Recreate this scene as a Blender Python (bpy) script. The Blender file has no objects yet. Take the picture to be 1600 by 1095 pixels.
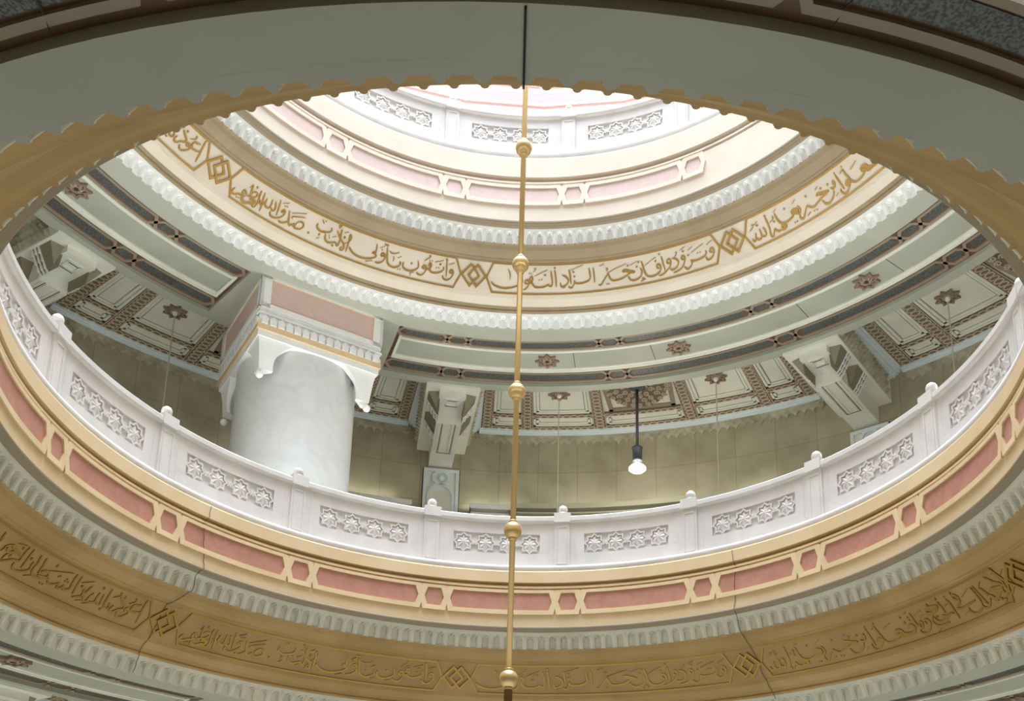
import bpy, math, random
from mathutils import Vector, Matrix
random.seed(7)
scene = bpy.context.scene
COL = scene.collection
PI = math.pi

# ------------------------------------------------------------------ camera
FPX, PX, PY = 1649.19, 832.42, 1066.54
cam_data = bpy.data.cameras.new('camera')
cam = bpy.data.objects.new('camera', cam_data); COL.objects.link(cam)
cam_data.sensor_fit = 'HORIZONTAL'; cam_data.sensor_width = 36.0
cam_data.lens = FPX / 1600 * 36
cam_data.shift_x = -(PX - 800) / 1600
cam_data.shift_y = (PY - 547.5) / 1600
cam_data.clip_start = 0.05; cam_data.clip_end = 500
fw = Vector((0.02300849, 0.96286508, 0.26900084))
rt = Vector((0.99932304, -0.029877, 0.02146686))
up = Vector((-0.02870663, -0.26832482, 0.96290068))
cam.matrix_world = Matrix(((rt.x, up.x, -fw.x, 0.0), (rt.y, up.y, -fw.y, -11.5057), (rt.z, up.z, -fw.z, 1.6), (0, 0, 0, 1)))
scene.camera = cam

# ------------------------------------------------------------------ light and exposure
scene.view_settings.view_transform = 'Standard'
scene.view_settings.look = 'None'
scene.view_settings.gamma = 1.0
scene.view_settings.use_curve_mapping = False
scene.view_settings.exposure = 0.0
world = bpy.data.worlds.new('sky'); scene.world = world; world.use_nodes = True
wn = world.node_tree.nodes; wl = world.node_tree.links
bg = wn['Background']; bg.inputs[0].default_value = (0.80, 0.90, 1.0, 1); bg.inputs[1].default_value = 0.3

def aim(o, d):
    o.rotation_euler = Vector(d).to_track_quat('-Z', 'Y').to_euler()
def area_light(name, loc, size, power, color, rot=(0, 0, 0), shape='DISK', size_y=None):
    d = bpy.data.lights.new(name, 'AREA'); d.shape = shape; d.size = size
    if size_y: d.size_y = size_y
    d.energy = power; d.color = color
    o = bpy.data.objects.new(name, d); COL.objects.link(o); o.location = loc; o.rotation_euler = rot
    return o
# daylight falling through the open roof above the well
sk = area_light('roof_daylight', (0, 0, 31.0), 15.0, 4300, (0.77, 0.885, 1.0)); sk.data.spread = math.radians(80)

# ------------------------------------------------------------------ materials
def mat(name, base, rough=0.6, metal=0.0, noise=None, bump=None, emit=None):
    m = bpy.data.materials.new(name); m.use_nodes = True
    n = m.node_tree.nodes; l = m.node_tree.links; p = n['Principled BSDF']
    p.inputs['Base Color'].default_value = (*base, 1); p.inputs['Roughness'].default_value = rough
    p.inputs['Metallic'].default_value = metal
    tc = n.new('ShaderNodeTexCoord')
    if noise:                      # (scale, second colour, contrast lo, hi, detail, distortion)
        sc, c2, lo, hi, det, dist = noise
        t = n.new('ShaderNodeTexNoise'); t.inputs['Scale'].default_value = sc; t.inputs['Detail'].default_value = det
        t.inputs['Distortion'].default_value = dist
        l.new(tc.outputs['Object'], t.inputs['Vector'])
        r = n.new('ShaderNodeValToRGB'); r.color_ramp.elements[0].position = lo; r.color_ramp.elements[1].position = hi
        r.color_ramp.elements[0].color = (*c2, 1); r.color_ramp.elements[1].color = (*base, 1)
        l.new(t.outputs['Fac'], r.inputs[0]); l.new(r.outputs[0], p.inputs['Base Color'])
    if bump:                       # (scale, strength)
        t2 = n.new('ShaderNodeTexNoise'); t2.inputs['Scale'].default_value = bump[0]; t2.inputs['Detail'].default_value = 6
        l.new(tc.outputs['Object'], t2.inputs['Vector'])
        b = n.new('ShaderNodeBump'); b.inputs['Strength'].default_value = bump[1]; b.inputs['Distance'].default_value = 0.02
        l.new(t2.outputs['Fac'], b.inputs['Height']); l.new(b.outputs[0], p.inputs['Normal'])
    if emit:
        p.inputs['Emission Color'].default_value = (*emit[0], 1); p.inputs['Emission Strength'].default_value = emit[1]
    return m
M = {}
M['shaft'] = mat('cool_grey_white_marble', (0.71, 0.715, 0.71), 0.4, noise=(1.6, (0.64, 0.645, 0.645), 0.34, 0.6, 8, 1.5))
M['marble'] = mat('white_marble', (0.745, 0.69, 0.65), 0.45, noise=(1.3, (0.67, 0.625, 0.60), 0.34, 0.58, 8, 1.5))
M['frieze'] = mat('white_carved_stone', (0.88, 0.885, 0.88), 0.7, noise=(2.0, (0.83, 0.835, 0.82), 0.35, 0.6, 6, 0.3))
M['beige'] = mat('beige_stone', (0.80, 0.60, 0.37), 0.6, noise=(1.1, (0.73, 0.53, 0.31), 0.35, 0.65, 5, 0.5))
M['pink'] = mat('salmon_marble', (0.58, 0.275, 0.20), 0.5, noise=(5.0, (0.48, 0.215, 0.15), 0.3, 0.7, 10, 0.8))
M['shadedfrieze'] = mat('white_carved_stone_shaded', (0.74, 0.725, 0.61), 0.7, noise=(2.0, (0.65, 0.64, 0.53), 0.35, 0.6, 6, 0.3))  # same carved stone, with the lower ring's dim greenish light in its colour
M['litbeige'] = mat('beige_stone_lit', (0.76, 0.645, 0.53), 0.6, noise=(1.1, (0.71, 0.59, 0.47), 0.35, 0.65, 5, 0.5))  # beige stone again, bright upper daylight put into the colour
M['shadedmoulding'] = mat('beige_moulding_shaded', (0.30, 0.235, 0.155), 0.6)  # shade on the underside of the beige band, put into the moulding colour
M['litcove'] = mat('ring_stone_cool_lit', (0.36, 0.275, 0.165), 0.55, noise=(0.9, (0.30, 0.225, 0.13), 0.35, 0.65, 5, 0.8))  # cove stone of the lower ring, recoloured for the upper ring's light
M['litpink'] = mat('salmon_marble_paled', (0.72, 0.54, 0.49), 0.5, noise=(5.0, (0.66, 0.48, 0.43), 0.3, 0.7, 10, 0.8))  # salmon marble paled, the upper ring's overexposure put into the colour
M['shadedband'] = mat('ring_stone_shaded', (0.46, 0.30, 0.115), 0.55, noise=(0.9, (0.38, 0.235, 0.082), 0.35, 0.65, 5, 0.8), bump=(6, 0.05))  # band stone of both rings, here with the lower ring's warm shade painted in
M['litband'] = mat('ring_stone_lit', (0.76, 0.67, 0.56), 0.6, noise=(1.1, (0.70, 0.61, 0.50), 0.35, 0.65, 5, 0.5))  # the same band stone with the upper ring's brightness painted in
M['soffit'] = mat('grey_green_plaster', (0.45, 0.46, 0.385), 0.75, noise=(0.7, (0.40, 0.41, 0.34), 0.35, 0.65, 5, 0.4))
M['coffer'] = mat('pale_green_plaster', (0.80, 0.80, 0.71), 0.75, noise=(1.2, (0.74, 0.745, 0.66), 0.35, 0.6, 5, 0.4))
M['granite'] = mat('dark_speckled_granite', (0.14, 0.15, 0.14), 0.5, noise=(55.0, (0.04, 0.045, 0.045), 0.42, 0.56, 3, 0.0))
M['brown'] = mat('brown_stone_trim', (0.17, 0.09, 0.055), 0.6, noise=(3.0, (0.13, 0.07, 0.04), 0.3, 0.7, 4, 0.2))
M['tan'] = mat('tan_stone_trim', (0.315, 0.245, 0.178), 0.6)
M['brownstar'] = mat('light_brown_carving', (0.36, 0.27, 0.19), 0.7)
M['lattice'] = mat('tan_lattice_relief', (0.60, 0.50, 0.38), 0.7)
M['umber'] = mat('umber_ground', (0.20, 0.145, 0.10), 0.75)
M['cornice'] = mat('pale_blue_cornice', (0.74, 0.81, 0.85), 0.6)
M['drip'] = mat('weathered_stalactite_stone', (0.50, 0.475, 0.36), 0.8, noise=(3.0, (0.33, 0.31, 0.215), 0.35, 0.6, 5, 0.3))
M['olive'] = mat('olive_stone', (0.25, 0.225, 0.15), 0.8)
M['line'] = mat('dark_joint_and_shade', (0.06, 0.05, 0.035), 0.9)
M['gold'] = mat('gilded_metal', (0.47, 0.29, 0.09), 0.38, metal=0.85)
M['brass'] = mat('polished_brass', (0.80, 0.55, 0.25), 0.36, metal=0.5)
M['shadedgold'] = mat('gilded_metal_shaded', (0.36, 0.215, 0.055), 0.34, metal=0.85)  # the gilding darkened, dimmer light on the lower ring set in the colour
M['bronze'] = mat('dark_bronze', (0.20, 0.12, 0.05), 0.35, metal=0.8)
M['iron'] = mat('dark_grey_paint', (0.085, 0.10, 0.115), 0.5)
M['black'] = mat('black_cable', (0.004, 0.004, 0.004), 0.7)
M['bulb'] = mat('lit_bulb_glass', (1, 0.97, 0.9), 0.4, emit=((1.0, 0.93, 0.80), 14.0))
M['cable'] = mat('pale_cable', (0.55, 0.52, 0.42), 0.6)
M['trough'] = mat('painted_trough', (0.52, 0.52, 0.40), 0.6)
M['floor'] = mat('polished_floor_marble', (0.60, 0.56, 0.49), 0.35, noise=(0.8, (0.50, 0.46, 0.40), 0.35, 0.6, 6, 1.0))
M['roofpink'] = mat('faded_pink_trim', (0.75, 0.42, 0.40), 0.7)
M['rooflilac'] = mat('lilac_mosaic', (0.74, 0.71, 0.80), 0.7, noise=(30.0, (0.78, 0.68, 0.72), 0.4, 0.6, 2, 0.0))
M['roofwhite'] = mat('white_roof_plaster', (0.85, 0.83, 0.80), 0.8)
M['rosette'] = mat('brown_carved_rosette', (0.27, 0.19, 0.13), 0.7)
# wall of large stone courses
def stone_wall():
    m = mat('yellow_stone_courses', (0.56, 0.48, 0.32), 0.8, bump=(9, 0.08))
    n = m.node_tree.nodes; l = m.node_tree.links; p = n['Principled BSDF']
    uv = n.new('ShaderNodeUVMap')
    b = n.new('ShaderNodeTexBrick'); b.offset = 0.0
    b.inputs['Scale'].default_value = 1.0; b.inputs['Brick Width'].default_value = 0.98; b.inputs['Row Height'].default_value = 0.92
    b.inputs['Mortar Size'].default_value = 0.006; b.inputs['Mortar Smooth'].default_value = 0.4
    b.inputs['Color1'].default_value = (0.46, 0.42, 0.30, 1); b.inputs['Color2'].default_value = (0.42, 0.38, 0.265, 1)
    b.inputs['Mortar'].default_value = (0.25, 0.20, 0.12, 1)
    l.new(uv.outputs[0], b.inputs['Vector'])
    t = n.new('ShaderNodeTexNoise'); t.inputs['Scale'].default_value = 1.6; t.inputs['Detail'].default_value = 8
    mx = n.new('ShaderNodeMix'); mx.data_type = 'RGBA'; mx.blend_type = 'MULTIPLY'; mx.inputs[0].default_value = 0.55
    r = n.new('ShaderNodeValToRGB'); r.color_ramp.elements[0].position = 0.3; r.color_ramp.elements[1].position = 0.62
    r.color_ramp.elements[0].color = (0.55, 0.52, 0.46, 1); r.color_ramp.elements[1].color = (1, 1, 1, 1)
    tc = n.new('ShaderNodeTexCoord'); l.new(tc.outputs['Object'], t.inputs['Vector']); l.new(t.outputs['Fac'], r.inputs[0])
    l.new(b.outputs['Color'], mx.inputs[6]); l.new(r.outputs[0], mx.inputs[7]); l.new(mx.outputs[2], p.inputs['Base Color'])
    return m
M['wall'] = stone_wall()

# ------------------------------------------------------------------ mesh helpers
def cyl(r, az, z):
    a = math.radians(az); return (r * math.sin(a), r * math.cos(a), z)
class MB:
    """collects shapes into one mesh"""
    def __init__(s): s.v = []; s.f = []
    def add(s, vs, fs):
        o = len(s.v); s.v += [tuple(p) for p in vs]; s.f += [tuple(i + o for i in f) for f in fs]
    def hexa(s, p):               # eight corners: bottom ring of four, top ring of four
        s.add(p, [(0, 1, 2, 3), (4, 5, 6, 7), (0, 1, 5, 4), (1, 2, 6, 5), (2, 3, 7, 6), (3, 0, 4, 7)])
    def pbox(s, r0, r1, a0, a1, z0, z1, n=None):   # box in polar coordinates
        n = n or max(1, int(abs(a1 - a0) / 1.5))
        vs = []; fs = []
        for i in range(n + 1):
            a = a0 + (a1 - a0) * i / n
            vs += [cyl(r0, a, z0), cyl(r1, a, z0), cyl(r1, a, z1), cyl(r0, a, z1)]
        for i in range(n):
            b = i * 4
            for k in range(4): fs.append((b + k, b + (k + 1) % 4, b + 4 + (k + 1) % 4, b + 4 + k))
        fs += [(0, 1, 2, 3), (n * 4, n * 4 + 3, n * 4 + 2, n * 4 + 1)]
        s.add(vs, fs)
    def revolve(s, prof, a0=-180, a1=180, n=240, close=False):
        full = abs(a1 - a0 - 360) < 1e-6
        m = len(prof); cnt = n if full else n + 1
        vs = [cyl(r, a0 + (a1 - a0) * i / n, z) for i in range(cnt) for r, z in prof]
        fs = []
        for i in range(n):
            j = (i + 1) % cnt
            for k in range(m if close else m - 1):
                k2 = (k + 1) % m
                fs.append((i * m + k, i * m + k2, j * m + k2, j * m + k))
        s.add(vs, fs)
    def box(s, c, u, v, w):       # centre and three half-axis vectors
        c, u, v, w = map(Vector, (c, u, v, w))
        s.hexa([c - u - v - w, c + u - v - w, c + u + v - w, c - u + v - w, c - u - v + w, c + u - v + w, c + u + v + w, c - u + v + w])
    def lathe(s, c, prof, n=24, axis=None):
        vs = []; fs = []; m = len(prof)
        for i in range(n):
            a = 2 * PI * i / n
            for r, z in prof: vs.append((c[0] + r * math.cos(a), c[1] + r * math.sin(a), c[2] + z))
        for i in range(n):
            j = (i + 1) % n
            for k in range(m - 1): fs.append((i * m + k, i * m + k + 1, j * m + k + 1, j * m + k))
        s.add(vs, fs)
    def tube(s, pts, rad, n=8, cap=True):
        pts = [Vector(p) for p in pts]; vs = []; fs = []
        for i, p in enumerate(pts):
            t = (pts[min(i + 1, len(pts) - 1)] - pts[max(i - 1, 0)]).normalized()
            ref = Vector((0, 0, 1)) if abs(t.z) < 0.9 else Vector((1, 0, 0))
            x = t.cross(ref).normalized(); y = t.cross(x)
            rr = rad[i] if isinstance(rad, (list, tuple)) else rad
            for k in range(n):
                a = 2 * PI * k / n; vs.append(p + x * rr * math.cos(a) + y * rr * math.sin(a))
        for i in range(len(pts) - 1):
            for k in range(n): fs.append((i * n + k, i * n + (k + 1) % n, (i + 1) * n + (k + 1) % n, (i + 1) * n + k))
        if cap: fs += [tuple(range(n)), tuple(range((len(pts) - 1) * n, len(pts) * n))]
        s.add(vs, fs)
    def plate(s, S, poly, d0, d1):            # polygon (u, v) on a surface map S(u, v, d), thick from d0 to d1
        n = len(poly)
        vs = [S(u, v, d1) for u, v in poly] + [S(u, v, d0) for u, v in poly]
        s.add(vs, [tuple(range(n))] + [(i, (i + 1) % n, n + (i + 1) % n, n + i) for i in range(n)])
    def strip(s, S, pts, w, d0, d1, closed=False, metric=(1, 1), cap=True, miter=True):
        """band of half width w along (u, v) points on the surface map S"""
        P = [Vector((u * metric[0], v * metric[1])) for u, v in pts]
        n = len(P); L = []; R = []
        for i in range(n):
            a = P[i - 1] if (closed or i > 0) else None
            b = P[(i + 1) % n] if (closed or i < n - 1) else None
            t1 = (P[i] - a).normalized() if a is not None and (P[i] - a).length > 1e-9 else None
            t2 = (b - P[i]).normalized() if b is not None and (b - P[i]).length > 1e-9 else None
            t1 = t1 or t2; t2 = t2 or t1
            n1 = Vector((-t1.y, t1.x)); n2 = Vector((-t2.y, t2.x)); m = (n1 + n2)
            m = m.normalized() if m.length > 1e-6 else n1
            k = 1 / max(0.45, m.dot(n1)) if miter else 1.0
            ww = w[i] if isinstance(w, (list, tuple)) else w
            L.append(P[i] + m * ww * k); R.append(P[i] - m * ww * k)
        vs = []
        for i in range(n):
            for q in (L[i], R[i]):
                u, v = q.x / metric[0], q.y / metric[1]
                vs += [S(u, v, d1), S(u, v, d0)]
        fs = []
        for i in range(n if closed else n - 1):
            j = (i + 1) % n; a = i * 4; b = j * 4
            fs += [(a, a + 2, b + 2, b), (a, b, b + 1, a + 1), (a + 2, a + 3, b + 3, b + 2)]
        if not closed and cap: fs += [(0, 1, 3, 2), ((n - 1) * 4, (n - 1) * 4 + 2, (n - 1) * 4 + 3, (n - 1) * 4 + 1)]
        s.add(vs, fs)
    def build(s, name, m, parent=None, smooth=False, origin=None):
        me = bpy.data.meshes.new(name); me.from_pydata(s.v, [], s.f)
        me.materials.append(m)
        if smooth: me.polygons.foreach_set('use_smooth', [True] * len(me.polygons))
        o = bpy.data.objects.new(name, me); COL.objects.link(o)
        if parent is not None: o.parent = parent
        if origin is not None: recentre(o, origin)
        me.update(); return o
def recentre(o, p):
    p = Vector(p); o.data.transform(Matrix.Translation(-p)); o.location = p
def tag(o, label=None, cat=None, group=None, kind=None):
    if label: o['label'] = label
    if cat: o['category'] = cat
    if group: o['group'] = group
    if kind: o['kind'] = kind
    return o
def thing(name, label, cat, loc=(0, 0, 0), group=None, kind=None):
    o = bpy.data.objects.new(name, None); COL.objects.link(o); o.location = loc
    return tag(o, label, cat, group, kind)
def part(mb, name, m, t, smooth=False):       # part of a thing, built in world coordinates
    o = mb.build(name, m, None, smooth); o.data.transform(Matrix.Translation(-Vector(root_loc(t)))); o.parent = t; return o
def root_loc(t):
    p = Vector(t.location)
    while t.parent: t = t.parent; p += Vector(t.location)
    return p
def struct(mb, name, m, label, cat, smooth=False):
    o = mb.build(name, m, None, smooth); return tag(o, label, cat, None, 'structure')
def sub(mb, name, m, parent, smooth=False):   # child mesh, parent chain may have an offset
    return part(mb, name, m, parent, smooth)
def lerp(a, b, t): return a + (b - a) * t
def smooth_pts(P, k=5):
    if len(P) < 3: return P
    Q = []
    for i in range(len(P) - 1):
        p0, p1, p2, p3 = P[max(i - 1, 0)], P[i], P[i + 1], P[min(i + 2, len(P) - 1)]
        for j in range(k):
            t = j / k
            Q.append(tuple(0.5 * (2 * p1[c] + (p2[c] - p0[c]) * t + (2 * p0[c] - 5 * p1[c] + 4 * p2[c] - p3[c]) * t * t + (3 * p1[c] - p0[c] - 3 * p2[c] + p3[c]) * t ** 3) for c in (0, 1)))
    return Q + [P[-1]]
ORD = ['first', 'second', 'third', 'fourth', 'fifth', 'sixth', 'seventh', 'eighth', 'ninth', 'tenth']

# ------------------------------------------------------------------ the two ring balconies round the well
HEX_AZ = [-106.5, -83.8, -60.4, -36.5, -13.2, 9.8, 33.3, 52.4, 71.8, 95.8, 119.0]
POST_AZ = [-128.5, -106.0, -83.5, -60.8, -37.0, -13.9, 8.5, 30.5, 52.8, 75.0, 97.4, 119.9]
DIA_AZ = [-99.0, -53.7, -8.1, 37.25, 82.1]
def interp(x, T):
    for (a, b), (c, d) in zip(T, T[1:]):
        if x <= c: return b + (d - b) * (x - a) / (c - a)
    (a, b), (c, d) = T[-2:]; return b + (d - b) * (x - a) / (c - a)
UPT = [(7.36, 15.615), (7.64, 16.056), (7.735, 16.16), (8.03, 16.44), (8.22, 16.676), (8.45, 17.17), (8.59, 17.40), (8.87, 17.73), (9.24, 18.09), (9.45, 18.30), (9.58, 18.44), (9.82, 18.66)]
F_LOW = lambda z: z
F_UP = lambda z: interp(z, UPT)

U_S = [0, .05, .10, .135, .15, .205, .21, .32, .5]; U_S = U_S + [1 - u for u in reversed(U_S[1:-1])]
V_S = [0, .10, .12, .35, .54, .545, .60, .605, .66, .665, .71, .715, .75, .755, .79, .795, .82, .93, 1]
def frieze(n, rb, zb, rt, zt, size, phase=0.0):
    """ring of little arched niches between colonnettes"""
    mb = MB(); L = math.hypot(rt - rb, zt - zb); t = ((rt - rb) / L, (zt - zb) / L); nr, nz = -t[1], t[0]
    us = [(i + u) / n * 360 - 180 + phase for i in range(n) for u in U_S]; m = len(V_S); vs = []
    for i in range(n):
        for u in U_S:
            du = min(u, 1 - u); az = (i + u) / n * 360 - 180 + phase
            for v in V_S:
                d = 0.0
                if du < .15: d = .021 * math.sqrt(max(0, 1 - (du / .15) ** 2)) * (1.25 if v < .11 else 1.0 if v < .62 else max(0, 1 - (v - .62) * 5))
                arch = .55 + .245 * math.sqrt(max(0, 1 - (abs(u - .5) / .295) ** 2)) if abs(u - .5) < .292 else -1
                if v <= arch: d = -(.024 + size * v / .75)
                r = lerp(rb, rt, v) - d; z = lerp(zb, zt, v)
                vs.append(cyl(r, az, z))
    c = n * len(U_S); fs = []
    for i in range(c):
        j = (i + 1) % c
        for k in range(m - 1): fs.append((i * m + k, i * m + k + 1, j * m + k + 1, j * m + k))
    lip = MB(); lip.add([vs[i * m] for i in range(c)] + [cyl(rb + .12, us[i], zb) for i in range(c)], [(i, (i + 1) % c, c + (i + 1) % c, c + i) for i in range(c)])
    base = len(vs)
    for i in range(c): vs.append(cyl(rt + .06, us[i], zt + 0.01))
    for i in range(c):
        j = (i + 1) % c
        fs.append((i * m + m - 1, j * m + m - 1, base + j, base + i))
    mb.add(vs, fs); return mb, lip

def ring(which, dB, F, band_m, trim0):
    w = which; low = w == 'lower'; FM = M['shadedfrieze' if low else 'frieze']; BM = M['beige' if low else 'litbeige']
    fz, lip = frieze(208, 7.178, 5.970 if w == 'lower' else 14.26, 7.03, 6.24 + dB, .072)
    o = struct(fz, 'trim_%d' % trim0, FM, 'lower row of small white arched niches edging the %s ring' % w, 'moulding')
    sub(lip, 'scalloped_edge', M['soffit'], o)
    fz, lip = frieze(192, 6.03, 7.086 + dB, 5.895, 7.362 + dB, .078, 0.6)
    o = struct(fz, 'trim_%d' % (trim0 + 1), FM, 'upper row of small white arched niches under the %s panelled band' % w, 'moulding'); sub(lip, 'scalloped_edge', M['shadedband' if low else 'litcove'], o)
    mb = MB(); mb.revolve([(r, z + dB) for r, z in ((6.92, 6.318), (6.915, 6.325), (6.90, 6.335), (6.78, 6.395), (6.76, 6.398), (6.755, 6.407), (6.745, 6.407), (6.735, 6.422), (6.73, 6.432), (6.72, 6.432), (6.712, 6.445), (6.70, 6.465), (6.37, 6.896))])
    struct(mb, 'trim_%d' % (trim0 + 2), band_m, 'sloping stone band that carries the %s inscription' % w, 'stone band')
    mb = MB(); mb.revolve([(r, z + dB) for r, z in ((7.08, 6.235), (6.99, 6.238), (6.975, 6.262), (6.985, 6.285), (6.965, 6.30), (6.925, 6.31), (6.918, 6.322))]); struct(mb, 'trim_%d' % (50 + trim0), M['shadedband' if low else 'litcove'], 'narrow brown moulding between the %s inscription and the lower arched niches' % w, 'moulding')
    mb = MB(); mb.revolve([(r, z + dB) for r, z in ((6.37, 6.896), (6.345, 6.90), (6.335, 6.925), (6.30, 6.93), (6.285, 6.955), (6.20, 6.985), (6.13, 7.03), (6.09, 7.08), (6.03, 7.092), (6.12, 7.10))])
    struct(mb, 'trim_%d' % (trim0 + 3), M['shadedband' if low else 'litcove'], 'plain brown cove above the %s inscription' % w, 'moulding')
    mb = MB(); mb.revolve([(r, F(z)) for r, z in ((5.80, 7.438), (5.80, 8.10), (5.85, 8.105), (5.85, 8.13), (5.785, 8.135), (5.785, 8.165), (5.89, 8.17), (5.89, 8.235), (5.768, 8.235), (5.768, 8.43), (5.782, 8.45), (6.25, 8.452))])
    struct(mb, 'trim_%d' % (trim0 + 4), BM, 'beige stone band round the %s ring below the balustrade' % w, 'stone band')
    mb = MB(); mb.revolve([(r, F(z)) for r, z in ((5.96, 7.36), (5.835, 7.362), (5.815, 7.375), (5.79, 7.38), (5.775, 7.395), (5.775, 7.415), (5.80, 7.44))]); struct(mb, 'trim_%d' % (51 + trim0), M['shadedmoulding'], 'dark narrow moulding under the %s beige band' % w, 'moulding')
    # ---- inlay panels
    S = lambda a, z, d: cyl(5.80 - d, a, F(z))
    def inlay(name, label, az0, az1, group, hexa):
        k = 0.50
        def poly(e, zlo, zhi):
            zc = (7.735 + 8.03) / 2; n = 1 if hexa else 8
            top = [(lerp(az0 - e + k, az1 + e - k, i / n), zhi) for i in range(n + 1)]; bot = [(a, zlo) for a, _ in reversed(top)]
            return [(az0 - e, zc)] + top + [(az1 + e, zc)] + bot
        t = thing(name, label, 'panel', S((az0 + az1) / 2, 7.88, 0), group)
        mb = MB(); mb.plate(S, poly(0, 7.735, 8.03), 0.0, 0.008); part(mb, 'marble_inset', M['pink' if w == 'lower' else 'litpink'], t)
        mb = MB(); A = poly(0.10, 7.725, 8.04); B = poly(0.92, 7.645, 8.095); n = len(A)
        vs = [S(u, v, 0.032) for u, v in A] + [S(u, v, 0.032) for u, v in B] + [S(u, v, 0) for u, v in A] + [S(u, v, 0) for u, v in B]; fs = []
        for i in range(n):
            j = (i + 1) % n; fs += [(i, j, n + j, n + i), (i, j, 2 * n + j, 2 * n + i), (n + i, n + j, 3 * n + j, 3 * n + i)]
        mb.add(vs, fs); part(mb, 'frame', BM, t)
    vis = HEX_AZ if w == 'lower' else HEX_AZ[2:7]
    for i, a in enumerate(vis[1:-1] if w == 'lower' else vis):
        pos = ORD[i]
        inlay('hexagonal_inlay_panel', 'small hexagonal salmon marble panel of the %s band, %s from the left' % (w, pos), a - 1.55, a + 1.55, 'hexagonal marble panels of the %s ring' % w, True)
    for i, (a, b) in enumerate(zip(vis, vis[1:])):
        inlay('long_inlay_panel', 'long salmon marble panel of the %s band, %s from the left' % (w, ORD[i]), a + 2.85, b - 2.85, 'long marble panels of the %s ring' % w, False)
    # ---- inscription band
    zb = 6.465 + dB; GM = M['shadedgold' if w == 'lower' else 'gold']
    SB = lambda a, s, d: cyl(6.70 - .33 * s - .794 * d, a, zb + .431 * s - .608 * d)
    met = (math.radians(1) * 6.535, .543)
    for i, a in enumerate(DIA_AZ[1:] if w == 'lower' else DIA_AZ[1:4]):
        t = thing('interlaced_squares', '%s gilded knot of two interlaced squares on the %s inscription band' % (('leftmost', 'second from left', 'third from left', 'rightmost')[i] if w == 'lower' else ('leftmost', 'middle', 'rightmost')[i], w), 'ornament', SB(a, .5, 0), 'interlaced squares on the %s band' % w)
        for q, sx in enumerate((-.066, .066)):
            mb = MB(); hx, hy = .172, .20; P = [((x + sx) / met[0] + a, .5 + y / met[1]) for x, y in ((-hx, 0), (0, hy), (hx, 0), (0, -hy))]
            mb.strip(SB, P, .019, 0.0, .028 + .006 * q, True, met); part(mb, 'square_frame', GM, t)
    WORDS = ['short verse in raised gilded Arabic script on the %s band right of centre', 'gilded Arabic script on the %s band left of centre, ending beside a round dot', 'dense gilded Arabic script at the left end of the %s band', 'long gilded Arabic script at the right end of the %s band']
    SPAN = [(1, 2), (0, 1), (-1, 0), (2, 3)]
    for q, txt in enumerate(CALLIG.strip().split('\n')):
        i, j = SPAN[q]; D = DIA_AZ[1:]; a0 = D[i] if i >= 0 else -99.0; a1 = D[j]
        t = thing('inscription', WORDS[q] % w, 'inscription', SB((a0 + a1) / 2, .5, 0), 'inscriptions on the %s band' % w)
        n = 16; e0, e1 = a0 + 3.3, a1 - 3.3
        P = [(a0 + 2.25, .5)] + [(lerp(e0, e1, k / n), 1.0) for k in range(n + 1)] + [(a1 - 2.25, .5)] + [(lerp(e1, e0, k / n), 0.0) for k in range(n + 1)]
        mb = MB(); mb.strip(SB, P, .016, -.01, .018, True, met); part(mb, 'border', GM, t)
        mb = MB()
        for st in txt.split(';'):
            pts = [tuple(float(v) for v in p.split(',')) for p in st[1:].split()]; pts = [(x / 100, y / 1000) for x, y in pts]
            if st[0] in 'dD':
                h = .015 if st[0] == 'd' else .023; x, y = pts[0]
                mb.plate(SB, [(x - h / met[0], y), (x, y + h / met[1]), (x + h / met[0], y), (x, y - h / met[1])], -.005, .016); continue
            W = {'b': .0165, 'm': .0105, 'B': .026}[st[0]]
            Q = smooth_pts(pts, 4); n = len(Q); ws = []
            for k in range(n):
                p, r = Q[max(k - 1, 0)], Q[min(k + 1, n - 1)]
                th = math.atan2((r[1] - p[1]) * met[1], (r[0] - p[0]) * met[0])
                ws.append(W * (.62 + .5 * abs(math.sin(th - math.radians(60)))) * min(1, .5 + k / 5, .45 + (n - 1 - k) / 5))
            mb.strip(SB, Q, ws, -.005, .016, False, met, miter=False)
        part(mb, 'lettering', GM, t)
    # ---- balustrade
    t = thing('balustrade', {'lower': 'white marble balustrade with carved star panels across the middle of the picture', 'upper': 'pale white balustrade with star panels at the top of the well'}[w], 'balustrade', (0, 0, F(8.45)))
    mb = MB(); mb.revolve([(r, F(z)) for r, z in ((6.15, 8.452), (5.82, 8.452), (5.795, 8.48), (5.795, 8.53), (5.80, 8.565), (5.86, 8.58), (6.02, 8.60), (6.15, 8.60))], close=True); part(mb, 'plinth', M['marble'], t, True)
    mb = MB(); mb.revolve([(r, F(z)) for r, z in ((6.00, 9.452), (5.955, 9.462), (5.94, 9.485), (5.94, 9.555), (5.965, 9.58), (6.18, 9.58), (6.20, 9.555), (6.20, 9.452))], close=True); part(mb, 'handrail', M['marble'], t)
    posts = POST_AZ[1:] if w == 'lower' else POST_AZ[3:9]
    SP = lambda a, z, d: cyl(6.0 - d, a, F(z))
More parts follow.
